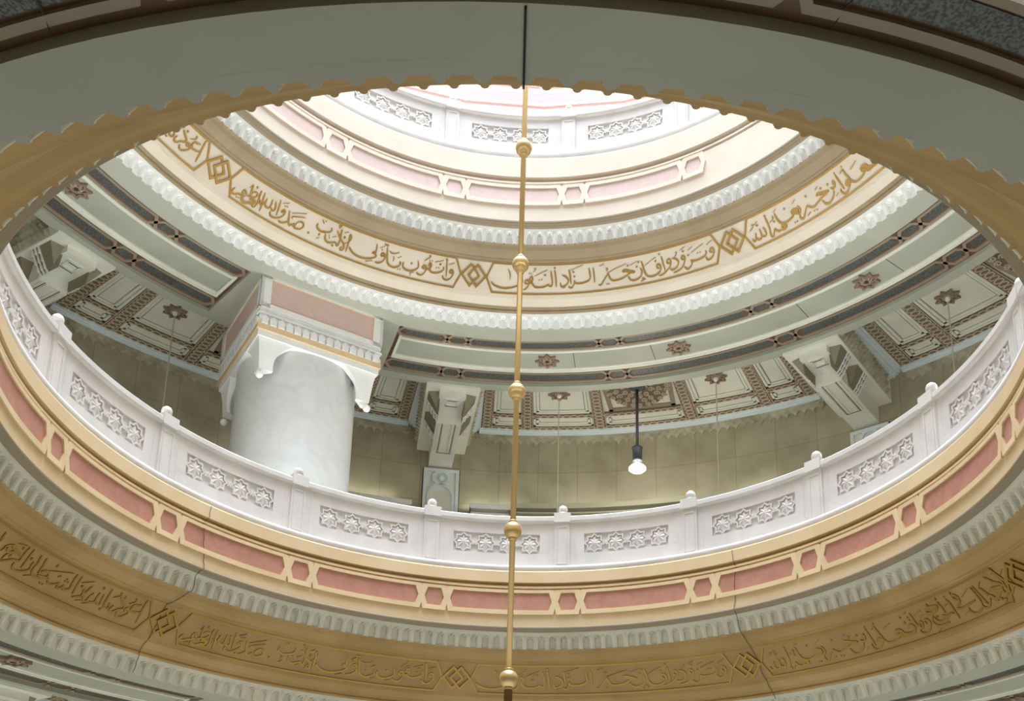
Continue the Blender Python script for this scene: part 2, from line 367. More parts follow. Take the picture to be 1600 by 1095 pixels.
    for a in posts:
        mb = MB(); h = 1.3
        mb.pbox(5.965, 6.14, a - h, a + h, F(8.601), F(9.451), 2)
        mb.pbox(5.925, 6.215, a - 1.42, a + 1.42, F(9.452), F(9.63), 2)
        for (u0, u1, v0, v1) in ((-.95, -.80, 8.68, 9.38), (.80, .95, 8.68, 9.38), (-.95, .95, 9.36, 9.385), (-.95, .95, 8.66, 8.685)): mb.pbox(5.953, 5.966, a + u0, a + u1, F(v0), F(v1), 1)
        p = part(mb, 'post', M['marble'], t)
        mb = MB(); x, y, z = cyl(6.06, a, F(9.63)); mb.lathe((x, y, z), [(0, 0), (.088, 0), (.088, .035), (.074, .042), (.074, .055), (.082, .06), (.082, .125), (.066, .16), (.035, .185), (0, .195)], 20)
        sub(mb, 'finial', M['marble'], p, True)
    for a, b in zip(posts, posts[1:]):
        c = (a + b) / 2; hw = 7.42 * (b - a) / 22.6; a0, a1 = a + 1.3, b - 1.3
        mb = MB(); z0, z1 = 8.87, 9.24
        for u0, u1, v0, v1, r0 in ((a0, a1, 8.601, z0, 6.0), (a0, a1, z1, 9.451, 6.0), (a0, c - hw, z0, z1, 6.0), (c + hw, a1, z0, z1, 6.0), (c - hw, c + hw, z0, z1, 6.035)): mb.pbox(r0, 6.12, u0, u1, F(v0), F(v1))
        mb.pbox(5.996, 6.001, a0 + .9, a0 + .98, F(8.62), F(9.44), 1); mb.pbox(5.996, 6.001, a1 - .98, a1 - .9, F(8.62), F(9.44), 1)
        p = part(mb, 'panel', M['marble'], t)
        zc = (z0 + z1) / 2; mx = math.radians(1) * 6.0; stp = (2 * hw * mx - .36) / 3
        for k in range(4):
            cx = c + (-1.5 + k) * stp / mx; mb = MB(); R = .172
            star = [((R if q % 2 == 0 else R * .74) * math.sin(q * PI / 8) / mx + cx, (R if q % 2 == 0 else R * .74) * math.cos(q * PI / 8) + zc) for q in range(16)]
            mb.strip(SP, star, .014, -.035, -.004, True, (mx, 1))
            ctr = SP(cx, zc, -.002); vs = [ctr] + [SP(cx + (u - cx) * .79, zc + (v - zc) * .79, -.016 if q % 2 == 0 else -.027) for q, (u, v) in enumerate(star)]
            mb.add(vs, [(0, 1 + q, 1 + (q + 1) % 16) for q in range(16)])
            if k < 3:
                e = stp / mx
                for sg in (-1, 1): mb.strip(SP, [(cx + .42 * e, zc - .045 * sg), (cx + .58 * e, zc + .045 * sg)], .013, -.035, -.006, False, (mx, 1))
            sub(mb, 'star', M['marble'], p)
CALLIG = '''m-220,822 -189,737 -172,611 -179,470;b-501,359 -456,264 -375,195 -270,164 -166,189 -75,250 -27,313;m-27,313 40,400 39,476 -1,537 -27,523 -33,458;b133,341 93,377 93,454 125,481 152,431 153,341 134,251 96,172 57,139;b133,341 186,381 218,459 217,561 191,598 171,521 192,432 232,306 265,242 331,230 422,255 488,317 508,278 547,277 561,353 556,532 538,800;b605,822 617,681 628,477 628,234;D610,885;m257,613 484,827;d163,707;d199,700;m230,765 270,829 263,879 243,854;d337,481;d377,498;m417,625 430,676 443,625 457,675;b736,634 795,578 840,471 831,358 776,261 724,240 705,292 702,395;m742,174 789,216;b860,813 876,608 885,313;b842,254 861,201 900,196 935,294 947,369 941,447;D948,568;b939,383 988,325 1080,324 1174,372 1223,465 1222,631 1209,824;b1286,821 1293,566 1292,298;m893,788 1112,929;m920,704 932,741 942,701 953,738;m1396,824 1483,887;b1360,203 1406,205 1458,347 1511,486 1540,530 1560,397 1607,295 1686,286 1766,313 1836,367 1892,425 1935,474;B2007,461 1936,486 1860,550 1801,557 1813,604;d1504,195;d1537,199;m1502,717 1533,730 1536,678 1503,654;m1522,573 1869,788;D1890,710;m1930,704 2044,790;b2101,566 2122,443 2102,298 2036,208 1956,186 1901,256 1881,352;D2045,620;m2061,751 2077,785 2087,741 2101,776;b2133,782 2147,637 2161,479 2182,317 2222,225 2298,193 2380,233 2433,311 2457,428 2433,540 2393,534 2392,445 2428,403;m2142,219 2114,196 2145,166 2088,112 2177,154;D2378,672;m2184,597 2396,806;b2490,793 2502,559 2517,285;D2460,870;d2497,726;b2621,476 2572,525 2588,619 2628,612 2638,518 2612,379 2541,260 2468,180 2394,163;b2669,629 2731,572 2766,452 2732,317 2673,258 2627,256 2612,315;m2711,645 2753,725 2760,785 2738,771;b2862,476 2826,521 2834,593 2867,587 2886,513 2855,352 2788,211 2716,159 2649,143;m2822,801 2919,879;m2854,746 2871,775 2877,733 2892,763;b2974,399 2989,301 2957,192 2899,136 2860,209 2851,252;D2949,578;b2974,399 3027,342 3120,337 3204,372 3253,443 3254,556;d3112,552;d3159,553;m2964,734 3048,812;m3006,626 3236,789;b3357,412 3324,472 3341,550 3375,552 3388,442 3365,318 3307,229 3255,238 3234,341;m3290,710 3392,802
b-3581,711 -3592,618 -3565,541 -3510,506 -3443,530 -3372,589 -3339,659 -3345,772;m-3530,882 -3512,839 -3489,775;d-3468,877;D-3512,394;m-3543,227 -3491,294;b-3416,502 -3405,360 -3375,284 -3320,271 -3260,329 -3219,379;D-3257,230;b-3219,379 -3191,283 -3166,320 -3162,440 -3158,528 -3172,785 -3172,844;m-3357,526 -3331,389;m-3293,487 -3226,562;b-3247,751 -3203,643 -3148,519 -3090,429 -3064,314 -3077,221 -3112,194 -3117,257 -3093,327;m-3084,417 -3032,508 -2993,604 -2984,711 -2998,792;b-2998,792 -3021,767 -3013,622 -3014,420 -3021,196;m-3094,687 -3105,644 -3087,642 -3106,593 -3075,651;b-3243,896 -3214,936 -3198,923 -3225,836;m-3120,767 -3051,845;b-2981,403 -2941,306 -2868,224 -2778,195 -2693,211 -2597,275 -2529,353 -2510,415 -2544,478 -2578,472 -2566,514 -2531,519 -2529,638 -2538,816;m-2665,129 -2552,224;b-2366,554 -2391,487 -2427,483 -2426,553 -2392,574 -2361,505 -2362,399 -2394,283 -2458,208 -2504,215;d-2431,673;m-2468,711 -2394,826;m-2412,902 -2385,866 -2337,860;d-2350,887;b-2356,822 -2332,574 -2306,344 -2263,245 -2188,218 -2122,280 -2085,362 -2093,480;m-2301,706 -2255,663 -2193,689 -2131,757;m-2222,576 -2205,507 -2213,406;m-2143,567 -2082,644;d-2108,191;d-2070,211;b-2030,496 -2038,387 -2015,293 -1956,244 -1877,265 -1811,341 -1771,447 -1794,655;D-1895,508;m-1905,181 -1824,229;m-1886,173 -1885,67;b-1647,485 -1674,438 -1704,460 -1691,527 -1660,540 -1631,457 -1654,306 -1700,207 -1753,200 -1790,262;b-1642,434 -1585,458 -1557,558 -1564,651 -1592,648 -1595,577 -1560,539;b-1587,475 -1552,384 -1487,367 -1418,403 -1360,477 -1338,555 -1348,639;d-1590,736;d-1550,753;m-1687,695 -1631,789 -1591,858 -1600,915 -1611,876;m-1497,725 -1353,837;m-1419,665 -1409,712 -1397,673 -1386,721;d-1465,551;d-1425,566;b-1300,865 -1288,625 -1278,313;D-1302,890;b-1169,543 -1196,473 -1229,488 -1220,561 -1193,570 -1165,492 -1180,364 -1226,243 -1286,205 -1331,259 -1345,342;m-1259,731 -1154,810;b-3944,264 -3911,416 -3862,493 -3813,481 -3800,384 -3833,283 -3896,232 -3941,247 -3964,364;b-3941,247 -3989,279 -4008,220 -4042,285 -4067,459 -4095,649;b-4052,335 -4096,240 -4146,178 -4187,175 -4202,219;m-4040,615 -3813,817;m-4002,455 -4007,530 -3809,683;D-3689,290;b-4172,609 -4200,540 -4204,485 -4170,501 -4161,581 -4152,490 -4174,367 -4242,236 -4315,187 -4365,222 -4377,328;d-4182,707;d-4148,723;m-4234,751 -4134,865;b-4282,770 -4273,581 -4266,300;d-4291,790;b-4356,690 -4325,525 -4325,405 -4361,376 -4398,445;b-4409,690 -4404,498 -4422,388 -4466,368 -4500,449 -4498,630;m-4496,622 -4516,471 -4540,344 -4576,362 -4593,482;b-4565,753 -4555,526 -4537,307 -4540,134;b-4627,741 -4624,545 -4613,318 -4646,160 -4697,178;B-4751,293 -4710,343 -4662,320 -4680,218 -4729,200 -4805,117 -4858,161 -4864,274;b-4764,388 -4751,513 -4725,584 -4672,588 -4665,516 -4705,409 -4762,380 -4819,350;b-4783,754 -4778,621 -4769,411;m-4821,618 -4794,731;D-4710,753;b-4819,350 -4870,468 -4895,396 -4876,320 -4844,279 -4933,248 -4989,175 -5037,154 -5048,239 -5024,352;d-4950,125;d-4913,148
b-8173,860 -8158,736 -8142,619;m-7911,798 -7777,868;D-7802,761;b-8045,429 -8029,518 -8026,612 -7982,668 -7938,706 -7881,658 -7774,590 -7748,600;b-7994,592 -7971,527 -7933,514 -7905,561 -7851,600 -7908,648 -7953,654;m-7949,262 -7951,368 -7927,483 -7853,562;D-7880,452;b-7941,236 -7883,314 -7822,396 -7736,449 -7725,533 -7735,722 -7727,875;b-7654,877 -7650,718 -7641,528 -7639,331;b-7766,364 -7749,255 -7697,200 -7618,243 -7556,324 -7525,409 -7538,524 -7539,613;D-7595,647;m-7538,197 -7462,280;b-7511,841 -7484,650 -7483,469 -7469,373 -7416,298 -7344,313 -7283,353 -7206,426;b-7419,842 -7393,649 -7389,416;b-7389,416 -7350,508 -7294,562 -7251,531 -7251,439 -7300,392 -7379,371;d-7274,216;d-7228,223;b-7206,354 -7164,301 -7100,333 -7038,419 -7028,299 -6986,337 -6959,417 -6934,328 -6892,367 -6859,433 -6878,656 -6884,845;m-7264,609 -6946,825;D-7214,794;d-7103,579;d-7081,609;d-6981,544;d-6968,611;d-6934,550;D-6724,608;b-6810,860 -6795,590 -6780,320;m-6759,693 -6605,855;D-6723,609;b-6671,557 -6655,464 -6658,373 -6699,311 -6765,244;b-6578,708 -6600,690 -6612,572 -6631,449 -6591,287 -6552,303 -6544,434 -6515,584;m-6689,195 -6622,271;m-6585,194 -6507,278;b-6505,324 -6475,314 -6435,383 -6439,523 -6434,652;b-6421,394 -6372,328 -6346,385 -6363,514 -6373,649;D-6427,792;D-6302,241;b-6308,863 -6301,654 -6292,411 -6267,323 -6223,340 -6214,420 -6237,491;b-6128,740 -6069,642 -6020,572 -6018,483 -6084,405 -6118,315 -6153,287 -6179,339 -6161,479;m-6231,676 -6174,739 -6147,797 -6145,861 -6168,833;D-6066,788;b-5938,454 -5969,439 -5982,511 -5953,533 -5921,485 -5910,421 -5943,324 -5994,230 -6045,227 -6070,334;b-5797,760 -5844,706 -5893,687 -5907,586 -5887,492 -5827,501 -5747,561;m-5974,671 -5908,766 -5902,862 -5924,845;b-5754,919 -5751,758 -5741,511 -5739,230;d-5747,942
m4054,580 4120,673 4127,742 4102,745;m4149,723 4216,786;m4170,668 4190,696 4192,648 4217,673;b4058,333 4079,221 4112,268 4136,472;b4116,321 4153,214 4207,242 4221,379 4213,536;b4218,307 4257,244 4297,273 4296,406 4278,534;b4361,794 4370,619 4376,406 4364,230 4376,125 4407,134 4452,298 4481,213 4524,172 4558,195;D4363,830;B4558,195 4603,169 4640,207 4624,280 4588,297 4577,214;b4526,769 4539,570 4569,410 4625,335 4693,323 4786,378 4830,444;B4787,508 4833,554 4886,516 4893,452 4833,460 4791,504;b4842,451 4888,382 4924,381 4948,468 4919,621;b4920,386 4902,255 4922,158 4956,177 5006,311 5064,435 5101,373 5158,308 5239,346 5327,412 5385,437 5477,474;B5264,543 5295,582 5347,539 5410,499 5477,474;m4404,558 4479,628 4476,724;D4481,533;m4514,810 4577,869;D4706,741;m4853,748 4922,824;D5100,732;m5280,740 5336,796;D5370,684;d4796,179;d4835,175;b5023,159 5083,224;d5147,190;d5190,178;b5552,398 5523,284 5460,174 5394,133 5348,198 5321,344;b5521,514 5556,449 5594,484 5610,567 5596,647 5579,606 5593,526;D5495,660;m5548,191 5597,252;b5667,783 5682,535 5706,234;d5669,832;b5809,782 5822,578 5848,377 5799,215 5728,101 5676,118 5648,228 5659,316;B5777,411 5819,354 5811,282 5771,304 5764,386;b5848,377 5867,278 5915,202 5994,196 6065,241 6111,299;B6058,397 6092,452 6146,436 6170,360 6153,301 6095,344 6060,384;b6117,301 6169,237 6218,247 6275,278 6299,262;m5920,611 6060,726;m5745,702 5809,782;d5813,860;B6269,420 6314,478 6359,448 6368,354 6334,272 6241,262 6161,332 6130,316;D6241,773;m6308,825 6361,859;d6347,710;d6354,627;D6267,598;b6404,803 6413,622 6422,441 6454,366 6474,300 6509,398 6494,496 6464,429 6458,293;m6427,665 6583,773;m6517,584 6592,628;b6569,356 6553,420 6564,482 6606,470 6621,372 6592,253 6521,145 6456,137 6424,211 6434,274;B6655,699 6694,751 6766,738 6841,702 6810,645 6734,582 6668,610 6650,683;b6724,550 6672,427 6669,289 6722,192 6809,169 6885,193;b6719,473 6730,345 6793,280 6893,325 6960,394 7017,371;B6839,445 6873,360 6946,385;D6761,453;D6712,837;m6640,20 6722,112;b6880,812 6896,641 6906,454;D6880,890;b7018,795 7041,648 7044,448 7048,189;m6920,602 6998,652;d7020,862;b7101,483 7163,533 7200,602 7198,741 7150,819 7129,737 7152,679 7186,652;b7095,468 7140,413 7224,406 7320,427 7408,453;D7130,884;m7253,667 7409,803;m7156,223 7236,279;b7451,807 7467,599 7471,362 7440,231 7375,148 7298,142 7251,247 7260,357;b7492,811 7506,585 7524,356 7538,228;b7566,700 7599,564 7631,401 7665,323;b7460,254 7478,161 7530,156 7596,276 7627,366;B7676,479 7725,514 7803,484 7869,453 7813,378 7719,267 7693,232 7665,323 7651,422;m7573,732 7637,813;m7859,838 7923,934;m7975,732 8043,823;b7722,874 7768,766 7817,644 7879,550 7914,451;b7902,828 7923,722 7928,582 7927,430 7916,305 7887,265 7855,321 7868,425;b7999,460 7967,490 7982,572 8025,590 8049,491 8034,351 7960,227 7889,195 7851,210;D7763,200;m7788,169 7828,144 7762,56'''
ring('lower', 0.0, F_LOW, M['shadedband'], 1)
ring('upper', 8.265, F_UP, M['litband'], 6)

# cracks that run down the lower ring
def crack(label, pts):
    mb = MB(); P = []
    for (r, az, z), (r2, az2, z2) in zip(pts, pts[1:]):
        for k in range(3): P.append(cyl(lerp(r, r2, k / 3), lerp(az, az2, k / 3) + (random.uniform(-.12, .12) if k else 0), lerp(z, z2, k / 3)))
    P.append(cyl(*pts[-1])); mb.tube(P, .005, 5)
    tag(mb.build('crack', M['line'], origin=P[0]), label, 'crack')
crack('jagged dark crack in the lower ring beside the leftmost gilded knot', [(5.735, -53.4, 8.42), (5.735, -53.5, 8.24), (5.795, -54.0, 8.14), (5.75, -54.0, 7.9), (5.79, -53.3, 7.6), (5.77, -53.2, 7.42), (5.83, -54.1, 7.28), (5.95, -53.5, 7.09), (6.17, -54.0, 6.98), (6.34, -54.8, 6.90), (6.49, -54.7, 6.70), (6.66, -54.6, 6.47), (6.90, -54.4, 6.30), (6.98, -54.1, 6.2), (7.10, -54.0, 5.96)])
crack('jagged dark crack in the lower ring beside the third gilded knot', [(5.735, 38.9, 8.42), (5.735, 38.95, 8.24), (5.795, 39.2, 8.14), (5.75, 39.1, 7.9), (5.79, 38.9, 7.6), (5.77, 38.7, 7.42), (5.83, 38.9, 7.28), (5.96, 38.75, 7.08), (6.17, 38.75, 6.98), (6.34, 38.8, 6.90), (6.49, 39.1, 6.70), (6.66, 39.3, 6.47), (6.90, 39.4, 6.30), (6.99, 39.6, 6.16)])

crack('short dark crack across the granite border at the top right corner', [(8.0, 168.2, 6.035), (7.9, 168.5, 6.03), (7.8, 168.8, 6.03), (7.66, 169.0, 6.02)])
crack('short dark crack across the granite border at the top left corner', [(8.0, -163.0, 6.035), (7.9, -162.8, 6.03), (7.8, -162.6, 6.03), (7.66, -162.2, 6.02)])
# ------------------------------------------------------------------ shell: floors, walls, ceilings
mb = MB(); mb.revolve([(0.001, 0.0), (13.2, 0.0), (13.2, -.2), (0.001, -.2)], close=True, n=96); struct(mb, 'floor', M['floor'], 'polished stone floor at the foot of the well', 'floor')
WALL_R = 12.6
def gallery(lv, z0, zf, first):
    """soffit, ornamented ceiling ring, coffers, beams and wall of one storey; z0 = soffit height, zf = floor height"""
    zc = z0 + .68; nm = ('lower', 'upper')[lv]; G = ('ground floor', 'upper')[lv]
    # soffit with the recessed ring
    a0c, a1c = -41.6, -18.4
    mb = MB(); mb.revolve([(7.298, z0 + .3), (7.298, z0), (7.62, z0), (7.62, z0 + .09), (9.34, z0 + .09), (9.34, z0), (9.57, z0), (9.57, zc + .1)], n=180)
    mb.pbox(7.60, 9.36, a0c, a1c, z0 + .002, z0 + .1)
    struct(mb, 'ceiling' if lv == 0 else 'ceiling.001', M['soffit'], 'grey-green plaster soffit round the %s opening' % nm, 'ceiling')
    # ornamented ring
    zr = z0 + .09; t = struct(MB_ring([(7.62, zr - .012), (9.34, zr - .012)], a1c, 360 + a0c), 'trim_%d' % (11 + lv * 4), M['brown'], 'brown ground of the ornamented ceiling ring over the %s gallery' % G, 'moulding')
    SC = lambda a, r, d: cyl(r, a, zr - .012 - d)
    mb = MB()
    for r0, r1, d in ((8.035, 8.08, .05), (8.08, 8.13, .03), (8.72, 8.79, .03), (8.79, 8.84, .05)): mb.revolve([(r0, zr), (r0, zr - .012 - d), (r1, zr - .012 - d), (r1, zr)], a1c + .6, 360 + a0c - .6, 220)
    for a in (a1c + .55, a0c - .95): mb.pbox(8.0, 8.84, a, a + .4, zr - .06, zr)
    struct(mb, 'trim_%d' % (12 + lv * 4), M['coffer'], 'white moulded border of the %s ceiling ring' % G, 'moulding')
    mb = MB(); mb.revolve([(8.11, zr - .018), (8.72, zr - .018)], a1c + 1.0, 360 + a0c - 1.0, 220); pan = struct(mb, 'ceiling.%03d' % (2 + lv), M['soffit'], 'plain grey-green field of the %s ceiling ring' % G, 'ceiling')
    hexs = [-76.6, -53.7, -9.2, 13.9, 37.0, 59.8, 82.5, 105.5, 127.5, 149.5, 172.4, -168.2, -145, -122.5, -99.5]; hexs = sorted((h if h > a1c else h + 360) for h in hexs)
    tr = MB()
    for r in (8.865,): tr.revolve([(r - .018, zr), (r - .018, zr - .035), (r + .018, zr - .035), (r + .018, zr)], a1c + .3, 360 + a0c - .3, 220)
    for rl, rh in ((7.78, 7.945), (8.985, 9.20)):
        rc = (rl + rh) / 2; ends = [a1c] + hexs + [360 + a0c]; k = .85 * 8 / rc
        for i, h in enumerate(hexs):
            mb = MB(); e = 1.0 * 8.3 / rc
            mb.plate(SC, [(h - e, rc), (h - e * .5, rh), (h + e * .5, rh), (h + e, rc), (h + e * .5, rl), (h - e * .5, rl)], 0, .006); sub(mb, 'granite_hexagon', M['granite'], t)
            g = 1.55 * 8.3 / rc; tr.strip(SC, [(h - g, rc), (h - g * .55, rh + .057), (h + g * .55, rh + .057), (h + g, rc), (h + g * .55, rl - .057), (h - g * .55, rl - .057)], .03, 0, .028, True, (math.radians(1) * rc, 1))
        for i, (a, b) in enumerate(zip(ends, ends[1:])):
            ea = 2.0 * 8.3 / rc if i else .7; eb = 2.0 * 8.3 / rc if i < len(ends) - 2 else .7; n = max(2, int(abs(b - a) / 2.0))
            top = [(lerp(a + ea + .55, b - eb - .55, q / n), rh) for q in range(n + 1)]; bot = [(u, rl) for u, _ in reversed(top)]
            mb = MB(); mb.plate(SC, [(a + ea, rc)] + top + [(b - eb, rc)] + bot, 0, .006); sub(mb, 'granite_panel', M['granite'], t)
            top = [(lerp(a + ea + .1, b - eb - .1, q / n), rh + .057) for q in range(n + 1)]; bot = [(u, rl - .057) for u, _ in reversed(top)]
            tr.strip(SC, [(a + ea - .55, rc)] + top + [(b - eb + .55, rc)] + bot, .03, 0, .028, True, (math.radians(1) * rc, 1))
    sub(tr, 'stone_fillet', M['tan'], t)
    jt = MB()
    for a in (8.2, 19.6, 41.2, 54.5): jt.pbox(8.12, 8.71, a, a + .07, zr - .021, zr - .017, 1)
    sub(jt, 'joint_shade_line', M['line'], pan)
    # wall and floor of the gallery
    mb = MB(); n = 192; vs = []; fs = []
    for i in range(n + 1):
        a = -180 + 360 * i / n; vs += [cyl(WALL_R, a, zf), cyl(WALL_R, a, zc + .2)]
    for i in range(n): fs.append((i * 2, i * 2 + 1, i * 2 + 3, i * 2 + 2))
    mb.add(vs, fs); w = struct(mb, 'wall_gallery' if lv else 'wall_ground', M['wall'], 'yellowish stone wall in large courses behind the %s gallery' % G, 'wall')
    uvl = w.data.uv_layers.new(name='UVMap')
    for li, lp in enumerate(w.data.loops):
        v = lp.vertex_index; i = v // 2; uvl.data[li].uv = ((i / n) * 2 * PI * WALL_R, (zf if v % 2 == 0 else zc + .2))
    # coffered ceiling
    AZ0, AZ1 = (-84, 98) if lv else (-84, 98)
    mb = MB(); mb.pbox(9.55, WALL_R, AZ0, AZ1, zc, zc + .1); cf = struct(mb, 'ceiling.%03d' % (4 + lv), M['coffer'], 'pale coffered ceiling of the %s gallery' % G, 'ceiling')
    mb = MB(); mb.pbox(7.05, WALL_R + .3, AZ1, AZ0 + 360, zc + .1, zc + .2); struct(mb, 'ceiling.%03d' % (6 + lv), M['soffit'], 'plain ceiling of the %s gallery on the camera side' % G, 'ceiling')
    BEAM = [-56.7, -8.5, 39.2, 87.0]; BAY = [-31.8, 15.2, 62.8]
    ribs = MB(); lat = MB(); steps = MB(); plates = MB(); shade_lines = MB()
    SK = lambda a, r, d: cyl(r, a, zc - d)
    def hexchain(a, ra, rb, wd):               # interlaced chain along a radial rib
        k = int((rb - ra) / .155)
        for i in range(k):
            r = ra + (i + .5) * (rb - ra) / k; m = math.radians(1) * r; P = [(a + wd * x / m, r + .076 * y) for x, y in ((0, 1), (1, .45), (1, -.45), (0, -1), (-1, -.45), (-1, .45))]
            lat.strip(SK, P, .013, .05, .066, True, (m, 1), miter=False)
    def crosschain(r, a, b, hw):
        m = math.radians(1) * r; k = max(1, int((b - a) * m / .17))
        for i in range(k):
            c = a + (i + .5) * (b - a) / k; e = .11 / m
            lat.strip(SK, [(c - e, r), (c - e * .4, r + hw), (c + e * .4, r + hw), (c + e, r), (c + e * .4, r - hw), (c - e * .4, r - hw)], .011, .05, .064, True, (m, 1), miter=False)
    def frame(a, b, ra, rb):                   # stepped field of a coffer
        for e, d0 in ((.0, .035), (.07, .022)):
            ea = e / (math.radians(1) * (ra + rb) / 2); x0, x1, y0, y1 = a + ea, b - ea, ra + e, rb - e; tk = .055; ta = tk / (math.radians(1) * (ra + rb) / 2)
            for q in ((y0, y0 + tk, x0, x1), (y1 - tk, y1, x0, x1), (y0, y1, x0, x0 + ta), (y0, y1, x1 - ta, x1)): steps.pbox(q[0], q[1], q[2], q[3], zc - d0, zc)
            el = (e + tk + .012) / (math.radians(1) * (ra + rb) / 2); l = .009; la = l / (math.radians(1) * (ra + rb) / 2)
            for q in ((rb - e - tk - .012 - l, rb - e - tk - .012, a + el, b - el), (ra + e + tk + .012, rb - e - tk - .012, a + el, a + el + la), (ra + e + tk + .012, rb - e - tk - .012, b - el - la, b - el)): shade_lines.pbox(q[0], q[1], q[2], q[3], zc - .004, zc - .001, 2)  # dark strips painting the shadow inside each recess
    for bi, c in enumerate(BAY):
        lo, hi = c - 19.4, c + 19.4
        for s in (-1, 1):
            for u0, u1 in ((4.6, 6.0), (13.2, 14.5), (18.0, 19.3)):
                x0, x1 = sorted((c + s * u0, c + s * u1)); ribs.pbox(9.57, 12.40, x0, x1, zc - .05, zc); hexchain((x0 + x1) / 2, 9.6, 12.4, .088)
                for x in (x0, x1): lat.pbox(9.57, 12.40, x - .035, x + .035, zc - .058, zc - .04)
            frame(*sorted((c + s * 6.1, c + s * 13.1)), 9.60, 11.66); frame(*sorted((c + s * 14.6, c + s * 17.9)), 9.60, 11.66)
            frame(*sorted((c + s * 6.1, c + s * 13.1)), 11.84, 12.25); frame(*sorted((c + s * 14.6, c + s * 17.9)), 11.84, 12.25)
            for u0, u1 in ((6.0, 13.2), (14.5, 18.0)):
                x0, x1 = sorted((c + s * u0, c + s * u1))
                for r in (11.75, 12.33): ribs.pbox(r - .075, r + .075, x0, x1, zc - .045, zc); crosschain(r, x0, x1, .05)
        frame(c - 4.5, c + 4.5, 11.84, 12.25)
        for r in (11.75, 12.33): ribs.pbox(r - .075, r + .075, c - 4.6, c + 4.6, zc - .045, zc); crosschain(r, c - 4.6, c + 4.6, .05)
        # blue-white cornice against wall and beams
        cn = MB()
        for q, (e, h) in enumerate(((.0, .05), (.045, .085), (.09, .12), (.12, .15))): cn.pbox(12.38 + e, WALL_R, lo, hi, zc - h, zc - (0 if q == 0 else h - .05))
        for s in (-1, 1):
            for e, h in ((.0, .05), (.3, .085), (.6, .12), (.9, .15)): x0, x1 = sorted((c + s * (19.3 + e * 1.1), c + s * 20.9)); cn.pbox(9.57, WALL_R, x0, x1, zc - h, zc)
        sub(cn, 'pale_cornice', M['cornice'], cf)
        # stalactite drip course under the cornice
        dr = MB(); z1 = zc - .15; dr.pbox(12.525, WALL_R + .01, lo - .3, hi + .3, z1 - .05, z1)
        kk = 41; st = (hi - lo) / kk
        for i in range(kk):                    # an upper row of lobes, a lower row of forked drips
            a = lo + (i + .5) * st; h = st / 2
            dr.hexa([cyl(12.53, a - h * .78, z1 - .05), cyl(12.53, a + h * .78, z1 - .05), cyl(WALL_R, a + h * .78, z1 - .05), cyl(WALL_R, a - h * .78, z1 - .05), cyl(12.55, a - h * .45, z1 - .13), cyl(12.55, a + h * .45, z1 - .13), cyl(WALL_R, a + h * .45, z1 - .13), cyl(WALL_R, a - h * .45, z1 - .13)])
            a += h
            dr.hexa([cyl(12.545, a - h * .72, z1 - .15), cyl(12.545, a + h * .72, z1 - .15), cyl(WALL_R, a + h * .72, z1 - .15), cyl(WALL_R, a - h * .72, z1 - .15), cyl(12.56, a - h * .22, z1 - .205), cyl(12.56, a + h * .22, z1 - .205), cyl(WALL_R, a + h * .22, z1 - .205), cyl(WALL_R, a - h * .22, z1 - .205)])
            dr.pbox(12.565, WALL_R, a - h * .2, a + h * .2, z1 - .25, z1 - .2, 1)
        dr.pbox(12.55, WALL_R + .01, lo - .3, hi + .3, z1 - .15, z1 - .05)
        struct(dr, 'trim_%d' % (20 + lv * 10 + bi), M['drip'], 'weathered stalactite course on the %s gallery wall, bay %s' % (G, ('left', 'middle', 'right')[bi]), 'moulding')
    sub(ribs, 'rib', M['umber'], cf); o = sub(lat, 'lattice_relief', M['lattice'], cf); sub(steps, 'stepped_frame', M['coffer'], cf); sub(shade_lines, 'joint_shade_line', M['line'], cf)
    # carved medallions
    for bi, c in enumerate(BAY):
        if lv == 0 and bi == 1: continue
        p = cyl(10.62, c, zc); t = thing('ceiling_medallion', {(1, 0): 'carved round arabesque half hidden behind the capital in the coffered ceiling', (1, 1): 'carved round arabesque in the coffer above the lit pendant lamp', (1, 2): 'carved round arabesque at the right edge of the upper gallery ceiling'}.get((lv, bi), 'carved round arabesque in the ground floor ceiling, %s bay' % ('left', 'middle', 'right')[bi]), 'medallion', p, 'carved ceiling medallions')
        er, et = Vector(cyl(1, c, 0)), Vector(cyl(1, c + 90, 0)); pp = Vector(p)
        SM = lambda u, v, d: tuple(pp + et * u + er * v - Vector((0, 0, d)))
        mb = MB()
        for q in range(4):
            x0, x1, y0, y1 = ((-.80, -.70, -.98, .98), (.70, .80, -.98, .98), (-.80, .80, .88, .98), (-.80, .80, -.98, -.88))[q]; mb.plate(SM, [(x0, y0), (x1, y0), (x1, y1), (x0, y1)], 0, .045)
        part(mb, 'border', M['tan'], t)
        mb = MB(); mb.plate(SM, [(.82 * math.cos(q * PI / 20) * .85, .95 * math.sin(q * PI / 20)) for q in range(40)], 0, .03); part(mb, 'disc', M['umber'], t)
        mb = MB(); rr = random.Random(3)
        for ringr, cnt, sz in ((.20, 6, .085), (.40, 11, .095), (.61, 16, .095), (.82, 24, .085)):
            for q in range(cnt):
                th = 2 * PI * q / cnt + ringr; sg = 1 if q % 2 else -1
                P = []
                for k in range(13):
                    ph = k / 12 * 2.6 * PI; rad = sz * (1 - k / 15)
                    P.append((.85 * (ringr * math.cos(th) + rad * math.cos(th + sg * ph)), ringr * math.sin(th) + rad * math.sin(th + sg * ph)))
                mb.strip(SM, P, .012, .02, .052, False, miter=False)
        part(mb, 'scrollwork', M['lattice'], t)
